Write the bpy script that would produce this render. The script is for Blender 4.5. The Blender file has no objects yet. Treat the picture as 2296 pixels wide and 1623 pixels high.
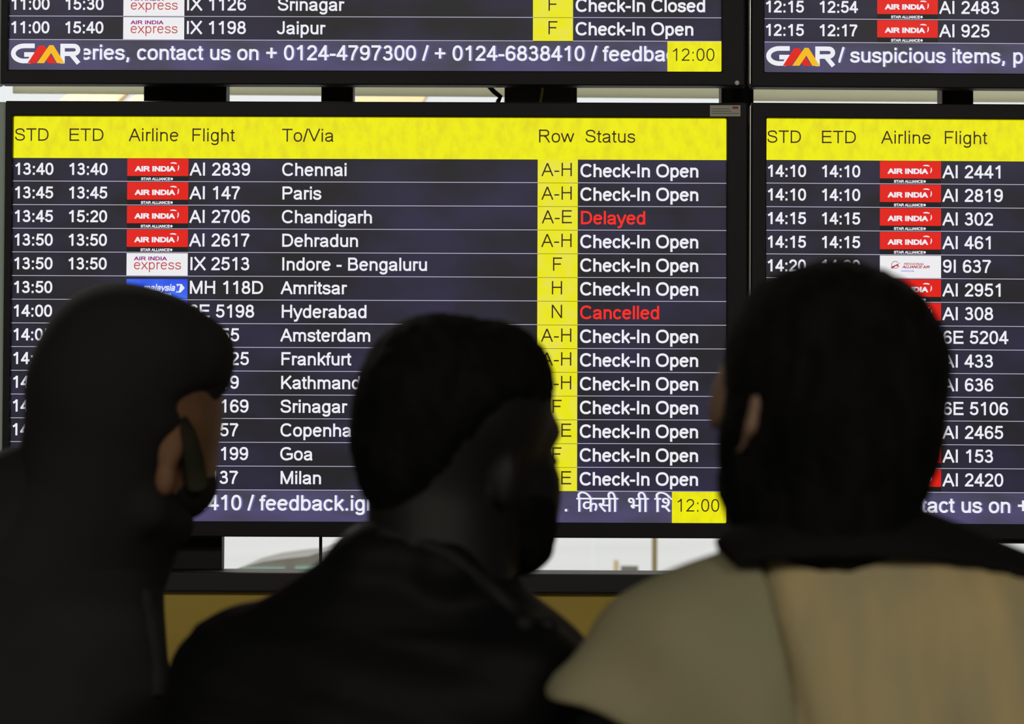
import bpy, math, random
import numpy as np
from mathutils import Matrix, Vector

# ---------------------------------------------------------------- camera, world, exposure
sc = bpy.context.scene
COL = sc.collection
F, CX, CY = 5400.0, 1148.0, 811.5
CAMLOC = np.array([0.0, -4.085, 1.62])
YAW, PITCH, ROLL = -0.00058, 0.03488, -0.00458

def rot(ax, a):
    c, s = math.cos(a), math.sin(a)
    return np.array({'x': [[1, 0, 0], [0, c, -s], [0, s, c]],
                     'y': [[c, 0, s], [0, 1, 0], [-s, 0, c]],
                     'z': [[c, -s, 0], [s, c, 0], [0, 0, 1]]}[ax])
CM = rot('z', YAW) @ rot('x', PITCH) @ rot('y', ROLL)      # columns: right, forward, up

cd = bpy.data.cameras.new('camera')
cam = bpy.data.objects.new('camera', cd)
COL.objects.link(cam)
cd.sensor_width = 36.0
cd.lens = F / 2296.0 * 36.0
cd.clip_start, cd.clip_end = 0.05, 200
cd.dof.use_dof = True
cd.dof.focus_distance = 4.085
cd.dof.aperture_fstop = 6.0
m4 = Matrix.Identity(4)
for i in range(3):
    m4[i][0], m4[i][1], m4[i][2], m4[i][3] = CM[i][0], CM[i][2], -CM[i][1], CAMLOC[i]
cam.matrix_world = m4
sc.camera = cam

w = bpy.data.worlds.new('world')
sc.world = w
w.use_nodes = True
w.node_tree.nodes['Background'].inputs[0].default_value = (0.93, 0.92, 0.95, 1)
w.node_tree.nodes['Background'].inputs[1].default_value = 1.12

sc.view_settings.view_transform = 'Standard'
sc.view_settings.look = 'None'
sc.view_settings.exposure = 0.0
sc.view_settings.gamma = 1.0
sc.view_settings.use_curve_mapping = False
sc.cycles.max_bounces = 6
sc.cycles.sample_clamp_indirect = 3.0

def area_lamp(name, loc, sx, sy, power, color, rotx=0.0):
    l = bpy.data.lights.new(name, 'AREA')
    l.shape, l.size, l.size_y, l.energy, l.color = 'RECTANGLE', sx, sy, power, color
    o = bpy.data.objects.new(name, l)
    o.location = loc
    o.rotation_euler = (rotx, 0, 0)
    COL.objects.link(o)
    return o
LIT = [(-2.4, -6.2), (2.2, -6.2), (-0.2, -8.0), (-1.6, 2.1), (1.6, 2.1)]  # the last two are added to brighten the far hall
for x, y in LIT:
    area_lamp('ceiling_lamp_light', (x, y, 3.93), 1.15, 1.15, 112, (1.0, 0.95, 0.82))

def at(px, py, Y):
    """the world point at world depth Y under photograph pixel (px, py)"""
    d = CM @ np.array([(px - CX) / F, 1.0, (CY - py) / F])
    return CAMLOC + d * ((Y - CAMLOC[1]) / d[1])

# ---------------------------------------------------------------- materials
def mat(name, color, rough=0.6, emit=None, strength=1.0, metal=0.0, spec=0.5, noise=None, coat=0, sample=None):
    m = bpy.data.materials.new(name)
    m.use_nodes = True
    nt = m.node_tree
    b = nt.nodes['Principled BSDF']
    b.inputs['Base Color'].default_value = (*color, 1)
    b.inputs['Roughness'].default_value = rough
    b.inputs['Metallic'].default_value = metal
    b.inputs['Specular IOR Level'].default_value = spec
    if emit:
        b.inputs['Emission Color'].default_value = (*emit, 1)
        b.inputs['Emission Strength'].default_value = strength
    if noise:     # (second colour, scale xyz, target socket, contrast lo, hi)
        c2, scl, sock, lo, hi = noise
        tc = nt.nodes.new('ShaderNodeTexCoord')
        mp = nt.nodes.new('ShaderNodeMapping')
        mp.inputs['Scale'].default_value = scl
        nz = nt.nodes.new('ShaderNodeTexNoise')
        nz.inputs['Scale'].default_value = 1.0
        nz.inputs['Detail'].default_value = 3.0
        cr = nt.nodes.new('ShaderNodeValToRGB')
        cr.color_ramp.elements[0].position = lo
        cr.color_ramp.elements[1].position = hi
        cr.color_ramp.elements[0].color = (*(emit if sock.startswith('Em') else color), 1)
        cr.color_ramp.elements[1].color = (*c2, 1)
        nt.links.new(tc.outputs['Object'], mp.inputs[0])
        nt.links.new(mp.outputs[0], nz.inputs['Vector'])
        nt.links.new(nz.outputs['Fac'], cr.inputs[0])
        nt.links.new(cr.outputs[0], b.inputs[sock])
    if sample:
        m.cycles.emission_sampling = sample
    return m

def srgb(r, g, b):
    f = lambda c: (c / 255 / 12.92) if c / 255 <= 0.04045 else ((c / 255 + 0.055) / 1.055) ** 2.4
    return (f(r), f(g), f(b))

BLK = (0.004, 0.004, 0.005)
def screen(name, c, c2=None, scl=(6, 6, 6), lo=.35, hi=.65, samp='NONE'):
    nz = (srgb(*c2), scl, 'Emission Color', lo, hi) if c2 else None
    return mat(name, BLK, .35, srgb(*c), 1.0, spec=.25, noise=nz, sample=samp)
M = dict(
    row=screen('screen_row_dark', (33, 32, 36), (46, 42, 66), (5, 5, 9), .38, .66),
    tick=screen('screen_ticker_violet', (66, 64, 80), (80, 74, 112), (7, 7, 20), .35, .65),
    yel=screen('screen_yellow', (238, 236, 4), (226, 216, 22), (60, 8, 34), .42, .72, 'FRONT'),
    ylw=screen('screen_yellow_pale', (233, 229, 20), (232, 226, 70), (40, 8, 40), .42, .66),
    wht=screen('screen_white', (236, 236, 244)), lin=screen('screen_line', (196, 192, 216)),
    gho=screen('screen_ghost', (104, 100, 158)), ink=screen('screen_ink', (52, 34, 18)),
    red=screen('screen_red', (222, 26, 14), (226, 34, 26), (9, 9, 9)), redt=screen('screen_red_text', (252, 42, 32)),
    mag=screen('screen_magenta', (142, 12, 124)), org=screen('screen_rust', (190, 72, 68)),
    blu=screen('screen_blue', (36, 62, 232), (60, 108, 238), (14, 14, 14)), pap=screen('screen_paper', (236, 235, 238)),
    ora=screen('screen_amber', (246, 184, 20)), nvy=screen('screen_indigo', (40, 60, 240)),
    crm=screen('screen_crimson', (170, 40, 62)), blkp=screen('screen_black', (20, 20, 24)),
)
bezel_m = mat('bezel_black', (0.0068, 0.0062, 0.0078), .45, spec=.2, noise=((0.011, 0.0102, 0.0122), (3, 3, 3), 'Base Color', .3, .7))
steel_m = mat('post_black', (0.009, 0.0085, 0.009), .6, spec=.2, noise=((0.014, 0.0135, 0.012), (4, 4, 4), 'Base Color', .3, .7))
smoke_m = mat('post_smoked_olive', (0.03, 0.03, 0.012), .45, noise=((0.014, 0.014, 0.01), (6, 3, 3), 'Base Color', .3, .7))
glint_m = mat('glint_metal', (0.75, 0.75, 0.72), .2, metal=1.0)
rail_m = mat('rail_black', (0.011, 0.0105, 0.0115), .5, spec=.3)
ochre_m = mat('ochre_board', (0.44, 0.31, 0.035), .55, noise=((0.38, 0.26, 0.03), (1.2, 3, 5), 'Base Color', .3, .7))
beam_m = mat('beam_grey', (0.40, 0.40, 0.34), .55, noise=((0.30, 0.30, 0.26), (2, 2, 40), 'Base Color', .4, .7))
beige_m = mat('beige_board', (0.78, 0.66, 0.42), .6)
frost_m = bpy.data.materials.new('frosted_glass'); frost_m.use_nodes = True
_n = frost_m.node_tree; _n.nodes.clear()
_o = _n.nodes.new('ShaderNodeOutputMaterial'); _mx = _n.nodes.new('ShaderNodeMixShader')
_t = _n.nodes.new('ShaderNodeBsdfTranslucent'); _g = _n.nodes.new('ShaderNodeBsdfDiffuse')
_t.inputs[0].default_value = (0.66, 0.67, 0.58, 1); _g.inputs[0].default_value = (0.5, 0.5, 0.44, 1)
_mx.inputs[0].default_value = 0.25
_n.links.new(_t.outputs[0], _mx.inputs[1]); _n.links.new(_g.outputs[0], _mx.inputs[2]); _n.links.new(_mx.outputs[0], _o.inputs[0])
olive_m = mat('mullion_olive', (0.30, 0.26, 0.12), .5)
dark_m = mat('cable_black', (0.01, 0.01, 0.01), .5)
brass_m = mat('brass', (0.55, 0.42, 0.10), .35, metal=.4)
floor_m = mat('floor_granite', (0.16, 0.15, 0.14), .25, noise=((0.24, 0.22, 0.2), (9, 9, 9), 'Base Color', .4, .6))
wall_m = mat('wall_paint', (0.10, 0.095, 0.085), .8, noise=((0.12, 0.11, 0.1), (1, 1, 1), 'Base Color', .3, .7))
ceil_m = mat('ceiling_panel', (0.16, 0.15, 0.13), .8, noise=((0.18, 0.17, 0.15), (1, 1, 1), 'Base Color', .3, .7))
apron_m = mat('apron_concrete', (0.9, 0.89, 0.88), .9, noise=((0.8, 0.79, 0.76), (.2, .2, .2), 'Base Color', .3, .7))
frame_m = mat('window_frame', (0.35, 0.36, 0.37), .4, metal=.5)
lampd_m = mat('lamp_diffuser', (0.8, 0.8, 0.8), .5, (1, .94, .82), 3.0)
gl = bpy.data.materials.new('glass'); gl.use_nodes = True
nt = gl.node_tree; nt.nodes.clear()
_o = nt.nodes.new('ShaderNodeOutputMaterial'); _mx = nt.nodes.new('ShaderNodeMixShader')
_t = nt.nodes.new('ShaderNodeBsdfTransparent'); _g = nt.nodes.new('ShaderNodeBsdfGlossy')
_t.inputs[0].default_value = (0.95, 0.97, 0.96, 1); _g.inputs['Roughness'].default_value = 0.02
_mx.inputs[0].default_value = 0.06
nt.links.new(_t.outputs[0], _mx.inputs[1]); nt.links.new(_g.outputs[0], _mx.inputs[2]); nt.links.new(_mx.outputs[0], _o.inputs[0])

# ---------------------------------------------------------------- mesh helpers
class MB:
    def __init__(s): s.v, s.f, s.mi = [], [], []
    def add(s, vs, fs, mi=0):
        n = len(s.v); s.v += [tuple(map(float, p)) for p in vs]
        s.f += [tuple(i + n for i in f) for f in fs]; s.mi += [mi] * len(fs); return s
    def box(s, x0, x1, y0, y1, z0, z1, mi=0):
        return s.add([(x, y, z) for x in (x0, x1) for y in (y0, y1) for z in (z0, z1)],
                     [(0, 1, 3, 2), (4, 6, 7, 5), (0, 4, 5, 1), (2, 3, 7, 6), (0, 2, 6, 4), (1, 5, 7, 3)], mi)
    def tube(s, pts, r, n=10, mi=0):
        pts = [Vector(p) for p in pts]; base = len(s.v); vs, fs = [], []
        up = Vector((0.13, 0.97, 0.21))
        for i, p in enumerate(pts):
            t = (pts[min(i + 1, len(pts) - 1)] - pts[max(i - 1, 0)]).normalized()
            a = t.cross(up).normalized(); b = t.cross(a)
            rr = r[i] if hasattr(r, '__len__') else r
            vs += [p + a * rr * math.cos(2 * math.pi * k / n) + b * rr * math.sin(2 * math.pi * k / n) for k in range(n)]
        for i in range(len(pts) - 1):
            fs += [(i * n + k, i * n + (k + 1) % n, (i + 1) * n + (k + 1) % n, (i + 1) * n + k) for k in range(n)]
        fs += [tuple(range(n)), tuple((len(pts) - 1) * n + k for k in reversed(range(n)))]
        return s.add(vs, fs, mi)
    def build(s, name, mats, parent=None, smooth=False, bevel=0.0):
        me = bpy.data.meshes.new(name); me.from_pydata(s.v, [], s.f)
        for m in (mats if isinstance(mats, (list, tuple)) else [mats]): me.materials.append(m)
        me.polygons.foreach_set('material_index', s.mi)
        if smooth: me.polygons.foreach_set('use_smooth', [True] * len(s.f))
        me.update()
        o = bpy.data.objects.new(name, me); COL.objects.link(o)
        if parent: o.parent = parent
        if bevel:
            b = o.modifiers.new('b', 'BEVEL'); b.width = bevel; b.segments = 2; b.limit_method = 'ANGLE'
        return o

def tag(o, label=None, cat=None, group=None, kind=None):
    for k, v in (('label', label), ('category', cat), ('group', group), ('kind', kind)):
        if v: o[k] = v
    return o
def empty(name, loc, label, cat, group=None):
    o = bpy.data.objects.new(name, None); COL.objects.link(o); o.location = loc
    o.empty_display_size = .1
    return tag(o, label, cat, group)

# ---------------------------------------------------------------- room shell
def room():
    st = lambda o: tag(o, kind='structure')
    st(MB().box(-7, 7, -10, 6.1, -.1, 0).build('floor', floor_m))
    st(MB().box(-7, 7, -10, 6.1, 4.0, 4.1).build('ceiling', ceil_m))
    st(MB().box(-7.1, -7, -10, 6.1, 0, 4).build('wall_left', wall_m))
    st(MB().box(7, 7.1, -10, 6.1, 0, 4).build('wall_right', wall_m))
    st(MB().box(-7, 7, -10.1, -10, 0, 4).build('wall_back', wall_m))
    fr = MB().box(-7, 7, 6.0, 6.1, 0, .3).box(-7, 7, 6.0, 6.1, 3.5, 4.0)
    st(fr.build('wall_front', wall_m))
    xs = [-7, -4.2, -2.1]
    xs = [-7, -4.6, -2.3, 0.0, 2.3, 4.6, 7]
    for i in range(6):
        wn = MB().box(xs[i], xs[i + 1], 6.0, 6.06, 3.44, 3.5).box(xs[i], xs[i + 1], 6.0, 6.06, .3, .36) \
            .box(xs[i], xs[i] + .03, 6.0, 6.06, .36, 3.44).box(xs[i + 1] - .03, xs[i + 1], 6.0, 6.06, .36, 3.44)
        o = st(wn.build('window_%d' % (i + 1), frame_m))
        MB().box(xs[i] + .03, xs[i + 1] - .03, 6.025, 6.035, .36, 3.44).build('pane', gl, o)
    st(MB().box(-60, 60, 6.1, 120, -.25, -.2).build('apron', apron_m))
room()
for i, (x, y) in enumerate(LIT):
    t = empty('ceiling_lamp', (x, y, 4.0), ['square ceiling lamp behind the viewer, on the left side', 'square ceiling lamp behind the viewer, on the right side', 'square ceiling lamp farthest behind the viewer', 'added square lamp to brighten the far hall, left side', 'added square lamp to brighten the far hall, right side'][i], 'lamp', 'square ceiling lamps')
    MB().box(-.62, .62, -.62, .62, -.05, -.0).build('frame', frame_m, t, bevel=.005)
    MB().box(-.57, .57, -.57, .57, -.056, -.05).build('diffuser', lampd_m, t)

# ---------------------------------------------------------------- stroke lettering in a plain grotesque
def arc(cx, cy, rx, ry, a0, a1, n=None):
    n = n or max(3, int(abs(a1 - a0) / 17))
    out = []
    for i in range(n + 1):
        a = math.radians(a0 + (a1 - a0) * i / n); c, s = math.cos(a), math.sin(a)
        e = 2 / 2.25
        out.append((cx + rx * math.copysign(abs(c) ** e, c), cy + ry * math.copysign(abs(s) ** e, s)))
    return out
def spl(*p, n=4):
    p = [p[0]] + list(p) + [p[-1]]; out = []
    for i in range(1, len(p) - 2):
        for k in range(n):
            t = k / n
            out.append(tuple(.5 * (2 * p[i][j] + (p[i + 1][j] - p[i - 1][j]) * t + (2 * p[i - 1][j] - 5 * p[i][j] + 4 * p[i + 1][j] - p[i + 2][j]) * t * t
                       + (-p[i - 1][j] + 3 * p[i][j] - 3 * p[i + 1][j] + p[i + 2][j]) * t ** 3) for j in (0, 1)))
    return out + [p[-2]]
L = lambda *p: list(p)
six = [arc(.285, .222, .183, .18, 0, 360), arc(.29, .52, .165, .153, 12, 88) + arc(.29, .35, .198, .323, 92, 200)]
nine = [[(.556 - x, .716 - y) for x, y in q] for q in six]
bowl_b = arc(.288, .26, .177, .228, 0, 360)
bowl_d = arc(.266, .26, .177, .228, 0, 360)
G = {
 '0': (.556, [arc(.278, .358, .19, .322, 0, 360)]),
 '1': (.556, [L((.328, 0), (.328, .716)), spl((.32, .69), (.24, .60), (.125, .535))]),
 '2': (.556, [arc(.278, .495, .178, .178, 172, -20) + [(.37, .34), (.22, .20), (.115, .06)], L((.05, .045), (.5, .045))]),
 '3': (.556, [arc(.265, .528, .15, .145, 165, -90), arc(.265, .212, .185, .17, 90, -165), L((.19, .383), (.275, .383))]),
 '4': (.556, [L((.375, 0), (.375, .716)), L((.365, .69), (.07, .215)), L((.03, .212), (.53, .212))]),
 '5': (.556, [L((.48, .671), (.165, .671), (.112, .33)), arc(.272, .24, .192, .195, 143, -163)]),
 '6': (.556, six), '9': (.556, nine),
 '7': (.556, [L((.045, .671), (.46, .671)), spl((.475, .66), (.33, .42), (.245, .2), (.215, 0))]),
 '8': (.556, [arc(.278, .525, .152, .146, 0, 360), arc(.278, .207, .187, .165, 0, 360)]),
 ':': (.278, [L((.14, 0), (.14, .1)), L((.14, .419), (.14, .519))]),
 '.': (.278, [L((.14, 0), (.14, .1))]), ',': (.278, [L((.14, .1), (.14, .0), (.1, -.12))]),
 '-': (.333, [L((.035, .26), (.3, .26))]), '/': (.278, [L((.03, -.01), (.25, .728))]),
 '+': (.584, [L((.05, .345), (.535, .345)), L((.292, .1), (.292, .59))]), ' ': (.278, []),
 'A': (.667, [L((.045, 0), (.333, .69)), L((.622, 0), (.333, .69)), L((.14, .25), (.527, .25))]),
 'B': (.667, [L((.12, 0), (.12, .716)), L((.12, .671), (.36, .671)) + arc(.37, .53, .155, .141, 90, -90) + L((.12, .388)), L((.12, .388), (.38, .388)) + arc(.39, .217, .18, .171, 90, -90) + L((.12, .045))]),
 'C': (.722, [arc(.385, .358, .29, .322, 40, 320)]),
 'D': (.722, [L((.125, 0), (.125, .716)), L((.125, .671), (.33, .671)) + arc(.33, .358, .30, .313, 90, -90) + L((.125, .045))]),
 'E': (.667, [L((.125, 0), (.125, .716)), L((.125, .671), (.61, .671)), L((.125, .375), (.58, .375)), L((.125, .045), (.62, .045))]),
 'F': (.611, [L((.125, 0), (.125, .716)), L((.125, .671), (.57, .671)), L((.125, .355), (.51, .355))]),
 'G': (.778, [arc(.39, .358, .3, .322, 45, 300) + L((.62, .085), (.69, .14), (.69, .335), (.4, .335))]),
 'H': (.722, [L((.125, 0), (.125, .716)), L((.597, 0), (.597, .716)), L((.125, .38), (.597, .38))]),
 'I': (.278, [L((.139, 0), (.139, .716))]),
 'J': (.5, [L((.375, .716), (.375, .24)) + arc(.21, .21, .165, .167, 0, -172)]),
 'K': (.667, [L((.12, 0), (.12, .716)), L((.6, .716), (.12, .235)), L((.28, .41), (.62, 0))]),
 'L': (.556, [L((.12, 0), (.12, .716)), L((.12, .045), (.52, .045))]),
 'M': (.833, [L((.12, 0), (.12, .716)), L((.714, 0), (.714, .716)), L((.13, .69), (.417, .02)), L((.704, .69), (.417, .02))]),
 'N': (.722, [L((.12, 0), (.12, .716)), L((.6, 0), (.6, .716)), L((.13, .69), (.59, .03))]),
 'O': (.778, [arc(.389, .358, .303, .322, 0, 360)]),
 'P': (.667, [L((.12, 0), (.12, .716)), L((.12, .671), (.38, .671)) + arc(.39, .503, .185, .168, 90, -90) + L((.12, .335))]),
 'R': (.722, [L((.12, 0), (.12, .716)), L((.12, .671), (.42, .671)) + arc(.43, .52, .17, .151, 90, -90) + L((.12, .369)), spl((.36, .36), (.46, .29), (.55, .16), (.65, 0))]),
 'S': (.667, [spl((.565, .50), (.5, .63), (.335, .673), (.16, .63), (.11, .53), (.17, .425), (.335, .375), (.51, .32), (.575, .2), (.5, .08), (.335, .043), (.15, .09), (.08, .225))]),
 'T': (.611, [L((.02, .671), (.59, .671)), L((.305, 0), (.305, .66))]),
 'V': (.667, [L((.035, .716), (.333, .03)), L((.632, .716), (.333, .03))]),
 'X': (.667, [L((.04, 0), (.62, .716)), L((.05, .716), (.63, 0))]),
 'a': (.556, [spl((.085, .36), (.13, .445), (.265, .476), (.395, .44), (.43, .34), (.43, .1), (.465, 0)), spl((.43, .29), (.3, .265), (.135, .225), (.08, .14), (.13, .06), (.24, .035), (.36, .075), (.43, .18))]),
 'b': (.556, [L((.11, 0), (.11, .716)), bowl_b]), 'd': (.556, [L((.445, 0), (.445, .716)), bowl_d]),
 'c': (.5, [arc(.265, .26, .187, .228, 36, 324)]),
 'e': (.556, [L((.1, .282), (.465, .282)), arc(.278, .26, .195, .228, 6, 322)]),
 'f': (.278, [spl((.285, .672), (.21, .672), (.145, .64), (.13, .55), (.13, .3), (.13, 0)), L((.01, .483), (.255, .483))]),
 'g': (.556, [bowl_d, L((.445, .519), (.445, -.02)) + arc(.268, -.03, .177, .135, 0, -160)]),
 'h': (.556, [L((.11, 0), (.11, .716)), arc(.278, .32, .168, .155, 178, 0) + L((.446, 0))]),
 'i': (.222, [L((.111, 0), (.111, .519)), L((.111, .61), (.111, .716))]),
 'k': (.5, [L((.11, 0), (.11, .716)), L((.45, .519), (.11, .185)), L((.23, .30), (.46, 0))]),
 'l': (.222, [L((.111, 0), (.111, .716))]),
 'm': (.833, [L((.11, 0), (.11, .519)), arc(.263, .33, .153, .145, 178, 0) + L((.416, 0)), arc(.569, .33, .153, .145, 178, 0) + L((.722, 0))]),
 'n': (.556, [L((.11, 0), (.11, .519)), arc(.278, .32, .168, .155, 178, 0) + L((.446, 0))]),
 'o': (.556, [arc(.278, .26, .195, .228, 0, 360)]),
 'p': (.556, [L((.11, -.2), (.11, .519)), bowl_b]),
 'r': (.333, [L((.11, 0), (.11, .519)), spl((.11, .3), (.14, .43), (.215, .472), (.33, .455))]),
 's': (.5, [spl((.415, .37), (.37, .455), (.24, .477), (.12, .445), (.09, .375), (.13, .305), (.25, .265), (.385, .225), (.425, .145), (.37, .06), (.245, .033), (.11, .065), (.06, .155))]),
 't': (.278, [spl((.125, .65), (.125, .5), (.125, .3), (.125, .12), (.165, .05), (.262, .045)), L((.01, .483), (.255, .483))]),
 'u': (.556, [L((.11, .519)) + arc(.278, .2, .168, .162, 180, 360, 9), L((.446, 0), (.446, .519))]),
 'w': (.722, [L((.03, .519), (.195, .03)), L((.361, .5), (.195, .03)), L((.361, .5), (.527, .03)), L((.692, .519), (.527, .03))]),
 'x': (.5, [L((.03, 0), (.455, .519)), L((.04, .519), (.47, 0))]),
 'y': (.5, [L((.03, .519), (.25, .02)), spl((.47, .519), (.36, .26), (.25, -.01), (.18, -.15), (.05, -.165))]),
}
def stroke(mb, pts, w, xf, mi, ext=0.0):
    """a flat ribbon along pts; xf maps an em point to the screen"""
    P = [Vector(p) for p in pts]
    closed = (P[0] - P[-1]).length < 1e-4
    if closed: P = P[:-1]
    n = len(P)
    if not closed and ext:
        P[0] = P[0] + (P[0] - P[1]).normalized() * ext
        P[-1] = P[-1] + (P[-1] - P[-2]).normalized() * ext
    vs = []
    for i in range(n):
        a = (P[i] - P[i - 1]) if (i > 0 or closed) else (P[1] - P[0])
        b = (P[(i + 1) % n] - P[i]) if (i < n - 1 or closed) else (P[-1] - P[-2])
        if a.length < 1e-7: a = b
        if b.length < 1e-7: b = a
        a, b = a.normalized(), b.normalized()
        t = (a + b); t = t.normalized() if t.length > 1e-5 else a
        nn = Vector((-t.y, t.x)); k = w / 2 / max(.55, nn.dot(Vector((-a.y, a.x))))
        vs += [xf(P[i] + nn * k), xf(P[i] - nn * k)]
    fs = []
    for i in range(n if closed else n - 1):
        j = (i + 1) % n
        fs.append((2 * i, 2 * i + 1, 2 * j + 1, 2 * j))
    mb.add(vs, fs, mi)

U = 1.21 / 1600      # metres per canvas unit on a 55 inch panel
HD = 93.2; RP = (906 - 93.2 - 69) / 14; HH = 906
def textw(s): return sum(G[c][0] for c in s)
def text(mb, s, u, v, em, w=.122, mi=0, off=.0022, xs=1.0, slant=0.0, ys=1.0):
    x = u
    for c in s:
        adv, strokes = G[c]
        for st in strokes:
            stroke(mb, st, w, lambda p, x=x: ((x + (p.x * xs + p.y * slant) * em) * U, -off, -(v - p.y * em * ys) * U), mi, max(0, (w - .09) / 2))
        x += adv * em * xs
    return x
def plate(mb, u0, v0, u1, v1, off=.0012, mi=0, th=.0006):
    return mb.box(u0 * U, u1 * U, -off, -off + th, -v1 * U, -v0 * U, mi)
def poly(mb, pts, off, mi): mb.add([(u * U, -off, -v * U) for u, v in pts], [tuple(range(len(pts)))], mi)

# airline plates: canvas box 137 wide x 51 high, origin at its top-left corner
def logo_red(mb, u, v):
    plate(mb, u, v + 1, u + 137, v + 40, .0018, 0)
    plate(mb, u, v + 40, u + 137, v + 51.5, .0016, 1)
    text(mb, 'AIR INDIA', u + 18, v + 29, 14.6, .2, 2, .0026, xs=1.32)
    for a0, a1, w0 in ((122, 52, 3.0), (28, -38, 2.6)):
        q = [(u + 103.5 + 13 * math.cos(math.radians(a)), v + 20.5 - 11.5 * math.sin(math.radians(a))) for a in np.linspace(a0, a1, 6)]
        ws = [.8, w0 * .8, w0, w0, w0 * .9, 1.2]
        poly(mb, q + [(x - wv * (.25 if a0 > 90 else 1), y + wv * (1 if a0 > 90 else .2)) for (x, y), wv in reversed(list(zip(q, ws)))], .0026, 2)
    text(mb, 'STAR ALLIANCE', u + 31, v + 49.6, 8.1, .17, 2, .0026, xs=1.04)
    q = [(u + 100 + 3 * math.cos(a), v + 46.6 + 3.2 * math.sin(a)) for a in np.linspace(0, 6.283, 6)]
    poly(mb, q[:-1], .0026, 2)
def logo_express(mb, u, v):
    plate(mb, u, v + 1, u + 137, v + 51, .0018, 3)
    text(mb, 'AIR INDIA', u + 17, v + 17, 11.2, .15, 4, .0026, xs=1.42)
    text(mb, 'express', u + 15.5, v + 37.5, 31, .075, 5, .0026, xs=.995)
def logo_blue(mb, u, v):
    plate(mb, u, v + 6, u + 137, v + 50, .0018, 6)
    text(mb, 'malaysia', u + 38, v + 32, 20, .13, 2, .0026, xs=.9, slant=.22)
    poly(mb, [(u + 112, v + 17), (u + 124, v + 17), (u + 131, v + 26), (u + 122, v + 36), (u + 111, v + 36), (u + 116, v + 26)], .0026, 2)
    poly(mb, [(u + 116, v + 20), (u + 121, v + 20), (u + 118, v + 33), (u + 113, v + 34)], .0028, 6)
    text(mb, 'airlines', u + 78, v + 42, 8, .14, 2, .0026, xs=.9)
def logo_slanted(mb, u, v):
    plate(mb, u, v + 1, u + 137, v + 51, .0018, 3)
    text(mb, 'ALLIANCE AIR', u + 50, v + 29, 7.6, .17, 7, .0026, xs=1.18, slant=.3)
    text(mb, 'REGIONAL', u + 53, v + 22, 6.4, .13, 7, .0026, xs=1.4, slant=.3)
    text(mb, 'connecting india', u + 47, v + 37, 4.8, .12, 6, .0026, xs=.85)
    q = [(u + 34 + 8 * math.cos(a), v + 22 + 8 * math.sin(a)) for a in np.linspace(.4, 5.6, 12)]
    stroke(mb, [(x, y) for x, y in q], 1.2, lambda p: (p.x * U, -.0026, -p.y * U), 7)
    poly(mb, [(u + 24, v + 27), (u + 46, v + 17), (u + 40, v + 22), (u + 44, v + 27), (u + 36, v + 24), (u + 27, v + 31)], .0027, 7)
def logo_indigo(mb, u, v):
    plate(mb, u, v + 1, u + 137, v + 51, .0018, 8)
LM = ['red', 'blkp', 'wht', 'pap', 'mag', 'org', 'blu', 'crm', 'nvy']
LOGO = dict(R=logo_red, X=logo_express, M=logo_blue, A=logo_slanted, I=logo_indigo)
LLAB = dict(R='red airline plate with white wordmark', X='white airline plate with magenta and rust wordmark',
            M='blue airline plate with white slanted wordmark', A='white airline plate with crimson slanted wordmark', I='plain blue airline plate')

def company_logo(mb, u, v):
    """white G and R with a red and an amber chevron between them; 162 wide, 46 high"""
    k = .98
    f = lambda x, y: (u + x * k, v + y * k)
    xf = lambda p: (p.x * U, -.0038, -p.y * U)
    g = [(54, 5.5)] + [(30 + 25 * math.cos(math.radians(a)), 23 - 17.5 * math.sin(math.radians(a))) for a in range(88, 281, 16)] + [(42, 40.5), (48, 32), (48, 25.5), (30, 25.5)]
    stroke(mb, [f(*p) for p in g], 10.5, xf, 0)
    r = [(118, 46), (118, 5.5), (140, 5.5)] + [(144 + 9.5 * math.cos(math.radians(a)), 14.5 - 9 * math.sin(math.radians(a))) for a in range(75, -91, -22)] + [(120, 23.8)]
    stroke(mb, [f(*p) for p in r], 10, xf, 0)
    stroke(mb, [f(138, 25), f(155, 45.5)], 10, xf, 0)
    for pts, o, mi in (([(38, 45.5), (64, 5), (76, 5), (104, 45.5), (86, 45.5), (72, 24), (57, 45.5)], .0044, 1),
                       ([(59.5, 45.5), (88, 4), (97, 4), (123, 45.5), (106, 45.5), (92, 22), (76, 45.5)], .0050, 2)):
        a = [f(*p) for p in pts]
        mb.add([(x * U, -o, -y * U) for x, y in a], [(0, 1, 5, 6), (1, 2, 5), (2, 3, 4, 5)], mi)

def hindi(mb, parts, size, off, mi):
    for s, u, v, sx in parts:
        c = bpy.data.curves.new('t', 'FONT'); c.body = s; c.size = 1; c.resolution_u = 4; c.offset = .0
        o = bpy.data.objects.new('t', c); COL.objects.link(o)
        bpy.context.view_layer.update()
        me = bpy.data.meshes.new_from_object(o.evaluated_get(bpy.context.evaluated_depsgraph_get()))
        for du in (-.5, .5):
            mb.add([((u + du + p.co.x * size * sx) * U, -off, -(v - p.co.y * size) * U) for p in me.vertices], [tuple(q.vertices) for q in me.polygons], mi)
        bpy.data.objects.remove(o); bpy.data.curves.remove(c); bpy.data.meshes.remove(me)

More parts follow.
